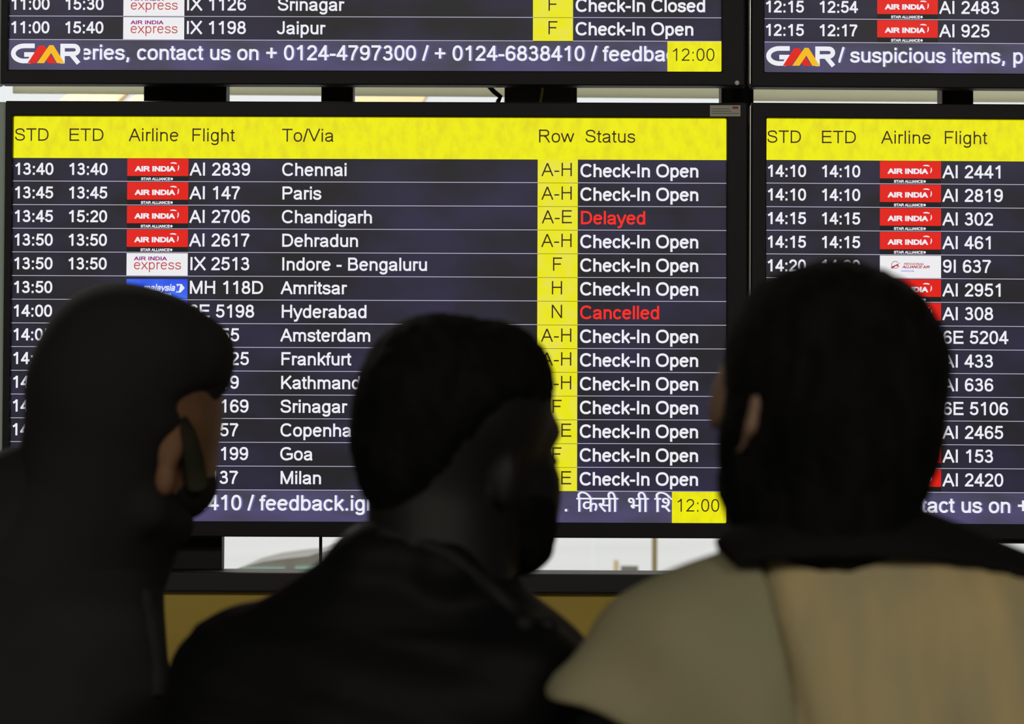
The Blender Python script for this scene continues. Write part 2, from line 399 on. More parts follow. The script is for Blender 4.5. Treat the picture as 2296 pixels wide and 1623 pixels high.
def display(pose, label, rows, first, ticker, tk_u, clock, header, bez, extra=None, tk_end=1478, has_hindi=False, colw=1600):
    x, y, z, ry, rz, tl = pose
    root = empty('flight_information_display', (0, 0, 0), label, 'display', 'flight information displays on the wall')
    Rm = rot('z', rz) @ rot('x', tl) @ rot('y', ry)
    mm = Matrix.Identity(4)
    for i in range(3):
        for j in range(3): mm[i][j] = Rm[i][j]
        mm[i][3] = (x, y, z)[i]
    root.matrix_world = mm
    bl, bt, br, bb = bez
    b = MB()
    ring = [(-bl, -bt), (1600 + br, -bt), (1600 + br, HH + bb), (-bl, HH + bb)]
    inn = [(0, 0), (1600, 0), (1600, HH), (0, HH)]
    vs = [(u * U, yy, -v * U) for yy in (-.012, .02) for lp_ in (ring, inn) for u, v in lp_]
    fs = []
    for q in range(4):
        r = (q + 1) % 4
        fs += [(q, r, 4 + r, 4 + q), (8 + q, 12 + q, 12 + r, 8 + r), (q, 8 + q, 8 + r, r), (4 + q, 4 + r, 12 + r, 12 + q)]
    b.add(vs, fs)
    b.build('bezel', bezel_m, root, bevel=.0022)
    MB().box(0, 1600 * U, -.0005, .02, -HH * U, 0).build('screen_panel', M['blkp'], root)
    MB().box(.15, 1.06, .02, .075, -.6, -.08).build('back_cover', bezel_m, root, bevel=.006)
    if header:
        h = plate(MB(), 0, 0, 1600, HD, .0012).build('header_bar', M['yel'], root)
        t = MB()
        for s, u, em, xs in (('STD', 1, 39.8, 1), ('ETD', 122, 39.8, 1.03), ('Airline', 258, 41, 1), ('Flight', 398, 41, .99), ('To/Via', 602, 41, 1), ('Row', 1176.5, 41, 1), ('Status', 1282, 41, .99)):
            t = MB(); text(t, s, u, 55, em, .078, 0, xs=xs)
            t.build('header_lettering', M['ink'], h)
    for i, r in enumerate(rows):
        k = first + i
        v = HD + RP * k
        rb = MB()
        plate(rb, 0, v, 1600, v + RP, .0012, 0)
        o = rb.build('flight_row', M['row'], root)
        std, etd, lg, fl, city, code, stat = r
        for nm_, st_, u_, b_, em_, w_ in (('scheduled_time', std, 1, 37.6, 36, .124), ('expected_time', etd, 122.5, 37.6, 36, .124),
                ('flight_number', fl, 396, 38.4, 39.8, .112), ('destination_name', city, 602, 38.4, 39.8, .112),
                ('status_lettering', stat if stat.startswith('Check') else '', 1271.5, 38.8, 39.8, .125)):
            if st_:
                t = MB(); text(t, st_, u_, v + b_, em_, w_, 0); t.build(nm_, M['wht'], o)
        if stat and not stat.startswith('Check'):
            t = MB(); text(t, stat, 1271.5, v + 38.8, 40.6, .115, 0)
            tag(t.build('status_lettering', M['redt'], o), 'red status word ' + stat)
        t = MB(); plate(t, 0, v + RP - 1.7, 1600, v + RP - .4, .0016, 0); t.build('row_line', M['lin'], o)
        if lg:
            t = MB(); LOGO[lg](t, 256, v)
            tag(t.build('airline_plate', [M[q] for q in LM], o), LLAB[lg])
        t = MB()
        plate(t, 1177, v, 1267, v + RP - .6, .0020, 0)
        plate(t, 1177, v + RP - .9, 1267, v + RP, .0021, 1)
        wd = textw(code) * 42
        text(t, code, 1221 - wd / 2, v + 37.5, 42, .074, 1, .0028)
        tag(t.build('row_code_cell', [M['ylw'], M['ink']], o), 'yellow cell with dark lettering')
    # ticker band
    v = HD + RP * 14
    tb = plate(MB(), 0, v, 1600, HH, .0012).build('ticker_bar', M['tick'], root)
    for s, u in ticker:
        t = MB()
        text(t, s, u + 3.5, v + 44.3, 46.5, .105, 1, .0020)
        text(t, s, u, v + 44, 46.5, .112, 0, .0026)
        t.build('ticker_lettering', [M['wht'], M['gho']], tb)
    if has_hindi:
        t = MB()
        hi = [('\u093f\u0915\u0938\u0940', 1266, v + 45, .94), ('\u092d\u0940', 1379, v + 45, .98), ('\u093f\u0936', 1440, v + 45, 1.05)]
        hindi(t, hi, 50, .0026, 0)
        hindi(t, [(a, b_ + 3, c, d) for a, b_, c, d in hi], 50, .0020, 1)
        t.build('ticker_lettering', [M['wht'], M['gho']], tb)
    t = MB()
    plate(t, 1479, v, 1600, HH, .0036, 0)
    text(t, clock, 1486.5, v + 44, 40, .068, 1, .0042)
    tag(t.build('clock_cell', [M['yel'], M['ink']], tb), 'yellow clock cell reading 12:00')
    if tk_u is not None:
        t = MB()
        plate(t, 0, v + .5, 168, HH, .0030, 0)
        t.build('logo_field', M['tick'], tb)
        t = MB(); company_logo(t, 5, v + 8.5)
        t.build('company_logo', [M['wht'], M['red'], M['ora']], tb)
    return root

CO = 'Check-In Open'
dA = display([-0.85555, -0.00983, 2.93906, -0.00129, -0.00359, -0.00036],
    'upper left flight display above the full departures list, ticker mentioning feedback',
    [('11:00', '15:30', 'X', 'IX 1126', 'Srinagar', 'F', 'Check-In Closed'), ('11:00', '15:40', 'X', 'IX 1198', 'Jaipur', 'F', CO)],
    12, [('eries, contact us on + 0124-4797300 / + 0124-6838410 / feedback', 160)], 0, '12:00', True, (16, 34, 53, 32))
dB = display([-0.84569, -0.00821, 2.17567, -0.00108, -0.00295, 0.00247],
    'large central flight display with yellow header, listing Chennai to Milan',
    [('13:40', '13:40', 'R', 'AI 2839', 'Chennai', 'A-H', CO), ('13:45', '13:45', 'R', 'AI 147', 'Paris', 'A-H', CO),
     ('13:45', '15:20', 'R', 'AI 2706', 'Chandigarh', 'A-E', 'Delayed'), ('13:50', '13:50', 'R', 'AI 2617', 'Dehradun', 'A-H', CO),
     ('13:50', '13:50', 'X', 'IX 2513', 'Indore - Bengaluru', 'F', CO), ('13:50', '', 'M', 'MH 118D', 'Amritsar', 'H', CO),
     ('14:00', '14:00', 'I', '6E 5198', 'Hyderabad', 'N', 'Cancelled'), ('14:05', '14:05', 'R', 'AI 155', 'Amsterdam', 'A-H', CO),
     ('14:05', '14:05', 'R', 'AI 2025', 'Frankfurt', 'A-H', CO), ('14:05', '14:05', 'R', 'AI 219', 'Kathmandu', 'A-H', CO),
     ('14:05', '14:05', 'X', 'IX 1169', 'Srinagar', 'F', CO), ('14:05', '14:05', 'R', 'AI 157', 'Copenhagen', 'A-E', CO),
     ('14:10', '14:10', 'X', 'IX 1199', 'Goa', 'F', CO), ('14:10', '14:10', 'R', 'AI 137', 'Milan', 'A-E', CO)],
    0, [('0124-6838410 / feedback.igi', 219), ('.', 1236)], 0, '12:00', True, (16, 34, 47, 34), has_hindi=True)
dC = display([0.43105, 0.00948, 2.94398, 0.00106, 0.0031, -2e-05],
    'upper right flight display with ticker about suspicious items',
    [('12:15', '12:54', 'R', 'AI 2483', '', '', ''), ('12:15', '12:17', 'R', 'AI 925', '', '', '')],
    12, [('/ suspicious items, please', 168)], 0, '12:00', True, (30, 34, 50, 34))
dD = display([0.43199, -0.01012, 2.17788, 0.0013, 0.00229, 0.00015],
    'lower right flight display partly hidden by the person in the tan jacket',
    [('14:10', '14:10', 'R', 'AI 2441', '', '', ''), ('14:10', '14:10', 'R', 'AI 2819', '', '', ''), ('14:15', '14:15', 'R', 'AI 302', '', '', ''),
     ('14:15', '14:15', 'R', 'AI 461', '', '', ''), ('14:20', '14:20', 'A', '9I 637', '', '', ''), ('14:20', '14:20', 'R', 'AI 2951', '', '', ''),
     ('14:20', '14:20', 'R', 'AI 308', '', '', ''), ('14:20', '14:20', 'I', '6E 5204', '', '', ''), ('14:25', '14:25', 'R', 'AI 433', '', '', ''),
     ('14:25', '14:25', 'R', 'AI 636', '', '', ''), ('14:25', '14:25', 'I', '6E 5106', '', '', ''), ('14:30', '14:30', 'R', 'AI 2465', '', '', ''),
     ('14:30', '14:30', 'R', 'AI 153', '', '', ''), ('14:30', '14:30', 'R', 'AI 2420', '', '', '')],
    0, [('contact us on + 0124', 273)], 0, '12:00', True, (34, 34, 50, 34))

edge_glow_m = mat('edge_glow_grey', (0.50, 0.60, 0.55), .6)  # added strips whose pale colour stands in for glow along the left edge
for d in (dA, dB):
    MB().box(-60 * U, -16 * U, -.006, .02, -(HH + 34) * U, 34 * U).build('edge_glow_strip', edge_glow_m, d, bevel=.005)['label'] = 'added pale grey green strip for the edge glow'

# small fittings and added seam glints on the frames
lp = MB().box(1562 * U, 1630 * U, -.0145, -.0118, 3 * U, 28 * U, 0)
lp.box(1612 * U, 1625 * U, -.0150, -.0144, 20 * U, 25 * U, 1)
for i, (a, b_) in enumerate(((1566, 1606), (1566, 1610), (1566, 1626))):
    lp.box(a * U, b_ * U, -.0149, -.0144, (19 - i * 5) * U, (20.2 - i * 5) * U, 2)
plate_m = mat('asset_plate', (0.55, 0.55, 0.47), .5); ared = mat('asset_red', (0.35, 0.03, 0.03), .5); aink = mat('asset_ink', (0.12, 0.12, 0.1), .5)
tag(lp.build('asset_label', [plate_m, ared, aink], dB), 'small grey label with a red corner')
def ball(mb, c, r, n=10):
    vs, fs = [], []
    for i in range(n + 1):
        th = math.pi * i / n
        for k in range(n): vs.append((c[0] + r * math.sin(th) * math.cos(2 * math.pi * k / n), c[1] + r * math.sin(th) * math.sin(2 * math.pi * k / n), c[2] + r * math.cos(th)))
    for i in range(n):
        for k in range(n): fs.append((i * n + k, (i + 1) * n + k, (i + 1) * n + (k + 1) % n, i * n + (k + 1) % n))
    return mb.add(vs, fs)
scr = mat('screw_bright', (0.9, 0.9, 0.88), .3)
tag(ball(MB(), (1634 * U, -.014, -932 * U), .0042).build('screw', scr, dA, smooth=True), 'bright round screw head')
for d, x0 in ((dC, -32), (dD, -36)):
    MB().box((x0 - 2) * U, x0 * U, -.016, .01, -(HH + 28) * U, 26 * U).build('seam_glint', glint_m, d)  # added bright metal slivers standing in for the glint at the seam

# posts, cable, rail and board of the display stand
def post(px0, px1, m, label, Y=.085, group='dark posts behind the displays', dz=.05, ztop=3.999, zbot=1.64):
    a, b_ = at(px0, 210, Y), at(px1, 210, Y)
    o = MB().box(a[0], b_[0], Y, Y + dz, zbot, ztop).build('mounting_post', m, bevel=.003)
    return tag(o, label, 'post', group)
post(322, 508, steel_m, 'broad black mounting post behind the displays, nearest the left edge')
post(720, 792, steel_m, 'narrow black mounting post in the middle of the left gap', Y=.085)
olive_post = post(1131, 1294, smoke_m, 'wide smoked olive post with a brass sliver behind the displays')
post(1617, 1690, steel_m, 'black mounting post at the seam between left and right displays')
post(2112, 2183, steel_m, 'black mounting post behind the right displays', Y=.1)
a = at(1207, 220, .08); c = at(1216, 205, .08)
tag(MB().tube([at(1209, 245, .0815), at(1213, 222, .0815), at(1216, 205, .0815), at(1217, 190, .0815)], .003, 8).build('brass_rod', brass_m, olive_post, smooth=True),
    'thin brass rod')
q = [at(1085, 170, .06), at(1095, 192, .06), at(1108, 206, .06), at(1122, 217, .06), at(1117, 226, .06), at(1110, 245, .06)]
q = [tuple(v) for v in q]
tag(MB().tube(q, .0042, 8).build('power_cable', dark_m, smooth=True), 'black power cable hanging in the gap between upper and lower displays', 'cable')
q = [tuple(at(719, y, .03)) for y in (1190, 1240, 1300)]
tag(MB().tube(q, .0028, 8).build('support_rod', dark_m, smooth=True), 'thin black vertical rod under the central display', 'rod')
Y0 = 0.0
zr1, zr0 = at(900, 1285, -.03)[2], at(900, 1330, -.03)[2]
rail = MB().box(-2.4, 2.4, -.03, .10, zr0, zr1).build('stand_rail', rail_m, bevel=.004)
tag(rail, 'long black horizontal rail between the bright gap and the ochre board', 'rail')
bd = MB()
bd.box(-2.4, 2.4, -.012, .02, 0.0, zr0 - .0005)
tag(bd.build('front_board', ochre_m, bevel=.001), 'ochre yellow board below the black rail', 'board')
e = at(497, 1240, .05)[0]
tag(MB().box(-1.1, e, .052, .09, zr1, 1.56).build('side_panel', steel_m, bevel=.002), 'black panel under the left end of the central display', 'panel')
for sx in (-1, 1):
    tag(MB().box(sx * 2.2 - .05, sx * 2.2 + .05, .101, .19, 0, 3.7).build('stand_upright', steel_m, bevel=.003),
        'tall black upright at the %s end of the rail' % ('left' if sx < 0 else 'right'), 'post')
bx = at(2213, 1213, 0)
tag(MB().box(bx[0], bx[0] + .25, -.005, .03, at(2213, 1218, 0)[2], at(2213, 1206, 0)[2]).build('cable_tray', steel_m), 'shallow black tray under the lower right display', 'tray')
# grey beams over the bright gap
zb = at(900, 215, .9)[2]
bm = MB().box(at(22, 210, .9)[0], at(1655, 210, .9)[0], .9, .912, zb, zb + .30).build('frosted_strip', frost_m)
bm.rotation_euler = (0, 0.0025, 0)
tag(bm, 'pale grey frosted strip seen through the gap above the central display', 'glass strip')
zb2 = at(2000, 226.5, .9)[2]
tag(MB().box(at(1660, 210, .9)[0], 2.4, .9, .912, zb2, zb2 + .30).build('frosted_strip', frost_m), 'grey frosted strip seen through the gap above the right display', 'glass strip')
# beige boards hanging further back
def hang(pts, label):
    f = [at(x, y, 3.2) for x, y in pts]
    for p in f: p[2] = min(p[2], 3.999) if p[2] < 3.6 else 3.999
    vs = [tuple(p) for p in f] + [(p[0], p[1] + .06, p[2]) for p in f]
    n = len(pts)
    fs = [tuple(range(n)), tuple(reversed(range(n, 2 * n)))] + [(i, (i + 1) % n + 0, (i + 1) % n + n, i + n) for i in range(n)]
    tag(MB().add(vs, fs).build('hanging_board', beige_m), label, 'board', 'beige boards hanging in the far hall')
hang([(205, 170), (420, -330), (535, -330), (320, 170), (225, 262), (88, 262)], 'slanted beige board at the left end of the upper gap')
hang([(365, 170), (600, -330), (655, -330), (420, 170), (330, 262), (240, 262)], 'small slanted beige board beside the broad black post')
hang([(860, 170), (1080, -330), (1205, -330), (985, 170), (925, 262), (750, 262)], 'slanted beige board in the gap left of the hanging cable')
# far hall
def pole(px, w, Y, m, label, y0, y1=None):
    x = at(px, 1240, Y)[0]
    zt = at(px, y0, Y)[2] if y0 else 3.98
    return tag(MB().box(x - w / 2, x + w / 2, Y, Y + w, 0, zt).build('slim_pole', m), label, 'pole')
pole(1468, .018, 4.6, olive_m, 'slim olive pole in the bright gap under the central display', 1150)
pole(1382, .018, 4.8, beige_m, 'short beige pole beside the grey monitor behind', 1256)
ct = empty('service_counter', (0, 3.0, 0), 'curved grey counter seen through the gap under the central display', 'counter')
grey_m = mat('counter_grey', (0.20, 0.20, 0.205), .6); teal_m = mat('counter_teal', (0.28, 0.5, 0.45), .3)
prof = [(505, 1288), (540, 1272), (590, 1259), (640, 1252), (690, 1247), (715, 1239), (760, 1232), (900, 1228), (1050, 1236), (1150, 1262), (1180, 1290)]
tp = [at(x, y, 3.0) for x, y in prof]
n = len(tp); vs, fs = [], []
for p in tp: vs += [(p[0], 0, p[2]), (p[0], .6, p[2]), (p[0], 0, 0), (p[0], .6, 0)]
for i in range(n - 1):
    a, b_ = 4 * i, 4 * i + 4
    fs += [(a, b_, b_ + 1, a + 1), (a, a + 2, b_ + 2, b_), (a + 1, b_ + 1, b_ + 3, a + 3)]
fs += [(0, 1, 3, 2), (4 * n - 4, 4 * n - 2, 4 * n - 1, 4 * n - 3)]
MB().add(vs, fs).build('counter_body', grey_m, ct)
tb_ = MB()
for x0, x1, yt in ((545, 640, 1272), (662, 712, 1270)):
    p0, p1 = at(x0, yt, 3.0), at(x1, yt, 3.0)
    tb_.box(p0[0], p1[0], -.012, 0.001, p0[2] - .5, p0[2])
tb_.build('glass_inset', teal_m, ct)
mn = at(1412, 1278, 4.4)
mo = empty('desk_monitor', (mn[0], mn[1], 0), 'small grey monitor on a stand beside the slim olive pole', 'monitor')
MB().box(-.03, .03, 0, .03, mn[2] - .03, mn[2] + .014).build('screen_case', grey_m, mo, bevel=.002)
MB().box(-.006, .006, .008, .022, 0, mn[2] - .03).build('stand', grey_m, mo)
MB().box(-.09, .09, -.08, .1, 0, .02).build('base', grey_m, mo)

# ---------------------------------------------------------------- figures as blended distance fields
def smin(a, b, k):
    if k <= 0: return np.minimum(a, b)
    h = np.clip(.5 + .5 * (b - a) / k, 0, 1)
    return b * (1 - h) + a * h - k * h * (1 - h)
RS = 1.0
def E_(c, r, ang=(0, 0, 0), k=.02, op='u'):
    r = np.array(r) * RS
    R_ = rot('z', ang[2]) @ rot('x', ang[0]) @ rot('y', ang[1])
    c, r = np.array(c, float), np.array(r, float)
    def f(p):
        q = (p - c) @ R_
        a = np.sqrt(((q / r) ** 2).sum(1)) + 1e-9; b_ = np.sqrt(((q / r ** 2) ** 2).sum(1)) + 1e-9
        return a * (a - 1) / b_
    return f, k, op
def K_(a, b_, ra, rb, k=.02, op='u', sq=(1, 1, 1)):
    ra, rb = ra * RS, rb * RS
    s = np.array(sq, float); a, b_ = np.array(a, float) / s, np.array(b_, float) / s
    ab = b_ - a; L2 = (ab ** 2).sum()
    def f(p):
        q = p / s - a
        t = np.clip((q @ ab) / L2, 0, 1)
        return (np.sqrt(((q - t[:, None] * ab) ** 2).sum(1)) - (ra + t * (rb - ra))) * min(s.min(), 1.0)
    return f, k, op
def H_(pt, nrm):          # keep the side the normal points away from
    pt, nrm = np.array(pt, float), np.array(nrm, float); nrm = nrm / np.linalg.norm(nrm)
    return (lambda p: (p - pt) @ nrm), 0, 'i'
def field(prims, disp=None):
    def f(p):
        d = None
        for g, k, op in prims:
            v = g(p)
            if d is None: d = v
            elif op == 'u': d = smin(d, v, k)
            elif op == 's': d = -smin(-d, v, k)
            else: d = -smin(-d, -v, .004)
        return d + disp(p) if disp is not None else d
    return f
def nets(f, lo, hi, h):
    lo, hi = np.array(lo, float), np.array(hi, float)
    C_ = 4
    n = (np.ceil((hi - lo) / (h * C_)).astype(int)) * C_ + 1
    ax = [lo[i] + h * np.arange(n[i]) for i in range(3)]
    cs = [a[::C_] for a in ax]
    g = np.stack(np.meshgrid(*cs, indexing='ij'), -1).reshape(-1, 3)
    dc = f(g).reshape([len(a) for a in cs])
    idx = [np.minimum((np.arange(n[i]) + C_ // 2) // C_, len(cs[i]) - 1) for i in range(3)]
    D = dc[np.ix_(*idx)].copy()
    m = np.abs(D) < h * C_ * 1.6
    ii = np.argwhere(m)
    out = np.empty(len(ii))
    for s in range(0, len(ii), 200000):
        out[s:s + 200000] = f(lo + ii[s:s + 200000] * h)
    D[m] = out
    S = D < 0
    nx, ny, nz = n
    acc = np.zeros((nx - 1, ny - 1, nz - 1, 3)); cnt = np.zeros((nx - 1, ny - 1, nz - 1))
    sl = lambda a, o, c: a[o:a.shape[0] if False else None]
    def corner(A, o): return A[o[0]:nx - 1 + o[0], o[1]:ny - 1 + o[1], o[2]:nz - 1 + o[2]]
    for axis in range(3):
        o1, o2 = [a for a in range(3) if a != axis]
        for u in (0, 1):
            for v in (0, 1):
                a = [0, 0, 0]; a[o1], a[o2] = u, v; b_ = list(a); b_[axis] = 1
                da, db = corner(D, a), corner(D, b_)
                x = (da < 0) != (db < 0)
                t = np.where(x, da / np.where(x, da - db, 1), 0)
                cnt += x
                for q in range(3):
                    acc[..., q] += np.where(x, a[q] + (t if q == axis else 0), 0)
    act = cnt > 0
    vid = -np.ones(act.shape, int); vid[act] = np.arange(act.sum())
    cell = np.argwhere(act)
    V = lo + (cell + acc[act] / cnt[act][:, None]) * h
    Fs = []
    for axis in range(3):
        o1, o2 = [(1, 2), (2, 0), (0, 1)][axis]
        s0 = [slice(None)] * 3; s1 = [slice(None)] * 3
        s0[axis], s1[axis] = slice(0, n[axis] - 1), slice(1, n[axis])
        ch = S[tuple(s0)] != S[tuple(s1)]
        e = np.argwhere(ch)
        ok = (e[:, o1] > 0) & (e[:, o2] > 0) & (e[:, o1] < n[o1] - 1) & (e[:, o2] < n[o2] - 1)
        e = e[ok]
        if not len(e): continue
        def g(d1, d2):
            c = e.copy(); c[:, o1] -= d1; c[:, o2] -= d2; return vid[c[:, 0], c[:, 1], c[:, 2]]
        q = np.stack([g(1, 1), g(0, 1), g(0, 0), g(1, 0)], 1)
        inv = ~S[e[:, 0], e[:, 1], e[:, 2]]
        q[inv] = q[inv][:, ::-1]
        Fs.append(q)
    return V, np.concatenate(Fs)
def grow(name, prims, lo, hi, h, m, parent, disp=None, label=None):
    lo, hi = np.minimum(lo, hi) - .045, np.maximum(lo, hi) + .045
    V, Q = nets(field(prims, disp), lo, hi, h)
    org = np.array(parent.location) if parent is not None else np.zeros(3)
    V = V - org
    me = bpy.data.meshes.new(name)
    me.vertices.add(len(V)); me.vertices.foreach_set('co', V.ravel())
    me.loops.add(Q.size); me.loops.foreach_set('vertex_index', Q.ravel().astype(np.int32))
    me.polygons.add(len(Q)); me.polygons.foreach_set('loop_start', np.arange(0, Q.size, 4, dtype=np.int32))
    me.polygons.foreach_set('use_smooth', np.ones(len(Q), bool))
    me.materials.append(m); me.update(); me.validate()
    o = bpy.data.objects.new(name, me); COL.objects.link(o); o.parent = parent
    if label: o['label'] = label
    return o
def on_surface(prims, g, x, y, lift=0.0):
    """the point of the cloth surface seen at photograph pixel (x, y)"""
    f = field(prims)
    ds = np.linspace(-.24, .16, 161)
    P_ = np.array([g(x, y, d) for d in ds])
    v = np.nonzero(f(P_) < 0)[0]
    return g(x, y, (ds[v[0]] if len(v) else 0.0) - lift)
def wob(amp, sx, sy, sz, ph=0):
    return lambda p: amp * np.sin(p[:, 0] * sx + ph + 1.7 * np.sin(p[:, 2] * sz * .6)) * np.sin(p[:, 1] * sy + p[:, 2] * sz + ph * 2)

def fabric(name, c, c2, rough=.85, scl=(14, 14, 14)):
    m = mat(name, c, rough, spec=.08, noise=(c2, scl, 'Base Color', .27, .73))
    return m
def skin(name, c, c2):
    m = mat(name, c, .55, spec=.2, noise=(c2, (22, 22, 22), 'Base Color', .35, .7))
    m.node_tree.nodes['Principled BSDF'].inputs['Subsurface Weight'].default_value = .06
    m.node_tree.nodes['Principled BSDF'].inputs['Subsurface Scale'].default_value = .01
    return m
hair_m = mat('hair_black', (0.0026, 0.0024, 0.0026), .8, spec=.05, noise=((0.0045, 0.0043, 0.0045), (60, 60, 25), 'Base Color', .4, .6))
skin_l = skin('skin_brown', (0.16, 0.08, 0.042), (0.12, 0.06, 0.032))
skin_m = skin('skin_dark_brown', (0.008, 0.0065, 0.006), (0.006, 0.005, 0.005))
skin_r = skin('skin_tan', (0.17, 0.105, 0.07), (0.13, 0.08, 0.055))
eye_m = mat('eye_white', (0.6, 0.58, 0.55), .2)
trou_m = fabric('trousers_dark', (0.02, 0.021, 0.026), (0.028, 0.028, 0.034))
shoe_m = mat('shoe_black', (0.015, 0.014, 0.013), .4)

def humanoid(base, yaw, sw, nz, r=1.0, arm_z=0.0):
    """the clothed-over body below the neck: torso, arms, hands with five fingers, legs; local x = body's right, y = forward"""
    R_ = rot('z', yaw); B = np.array([base[0], base[1], 0.0])
    W = lambda x, y, z: B + R_ @ np.array([x * RS, y * RS, z])
    C = []
    hip = .52 * nz + .06
    P = []
    P.append(K_(W(0, 0, nz - .14), W(0, -.0, hip + .06), .10 * r, .105 * r, .05))
    for s in (-1, 1):
        P.append(K_(W(0, 0, nz - .03), W(s * (sw - .03), 0, nz - .075), .052 * r, .055 * r, .06))
        P.append(K_(W(s * .07, .0, nz - .16), W(s * .07, 0, hip + .02), .088 * r, .085 * r, .06))
        P.append(K_(W(s * sw, 0, nz - .08), W(s * (sw + .03), -.02, nz - .36), .05, .04, .03))
        P.append(K_(W(s * (sw + .03), -.02, nz - .36), W(s * (sw + .035), .05, nz - .60), .04, .026, .02))
        C += P[-4:]
        hx = s * (sw + .035)
        P.append(E_(W(hx, .065, nz - .66), (.018, .036, .048), (0, 0, yaw), .012))
        for i, ln in enumerate((.062, .072, .068, .052)):
            y0 = .092 - i * .020
            a, m_, e = W(hx, y0, nz - .695), W(hx - s * .006, y0 + .002, nz - .695 - ln * .6), W(hx - s * .02, y0 + .0, nz - .695 - ln)
            P.append(K_(a, m_, .0085, .0078, .004)); P.append(K_(m_, e, .0078, .0065, .003))
        P.append(K_(W(hx - s * .004, .09, nz - .645), W(hx - s * .018, .125, nz - .68), .011, .009, .008))
        P.append(K_(W(hx - s * .018, .125, nz - .68), W(hx - s * .026, .13, nz - .705), .009, .0075, .003))
        P.append(K_(W(s * .09, 0, hip), W(s * .10, .01, .48), .085, .055, .03))
        P.append(K_(W(s * .10, .01, .48), W(s * .10, -.02, .09), .052, .036, .02))
        P.append(K_(W(s * .10, -.04, .035), W(s * .115, .13, .028), .034, .026, .02))
    C.insert(0, P[0])
    C.append(K_(W(-.07, 0, hip - .06), W(.07, 0, hip - .06), .10, .10, .05))
    C = [(lambda p, f=f: f(p) - .017, k, op) for f, k, op in C]
    return P, W, hip, C
def trousers_shoes(root, W, hip, nm):
    tp = []
    for s in (-1, 1):
        tp += [K_(W(s * .09, 0, hip + .06), W(s * .10, .01, .48), .105, .078, .04), K_(W(s * .10, .01, .48), W(s * .10, -.02, .12), .078, .066, .02)]
    tp.append(H_(W(0, 0, .055), (0, 0, -1)))
    c = W(0, 0, 0)
    grow('trousers', tp, (c[0] - .32, c[1] - .32, 0), (c[0] + .32, c[1] + .32, hip + .22), .014, trou_m, root)
    for s in (-1, 1):
        sp = [K_(W(s * .10, -.05, .05), W(s * .118, .15, .04), .047, .038, .02), H_(W(0, 0, .003), (0, 0, -1))]
        c = W(s * .11, .05, 0)
        grow('shoe', sp, (c[0] - .2, c[1] - .2, -.02), (c[0] + .2, c[1] + .2, .14), .01, shoe_m, root)

def box_of(pts, pad):
    a = np.array(pts); return a.min(0) - pad, a.max(0) + pad

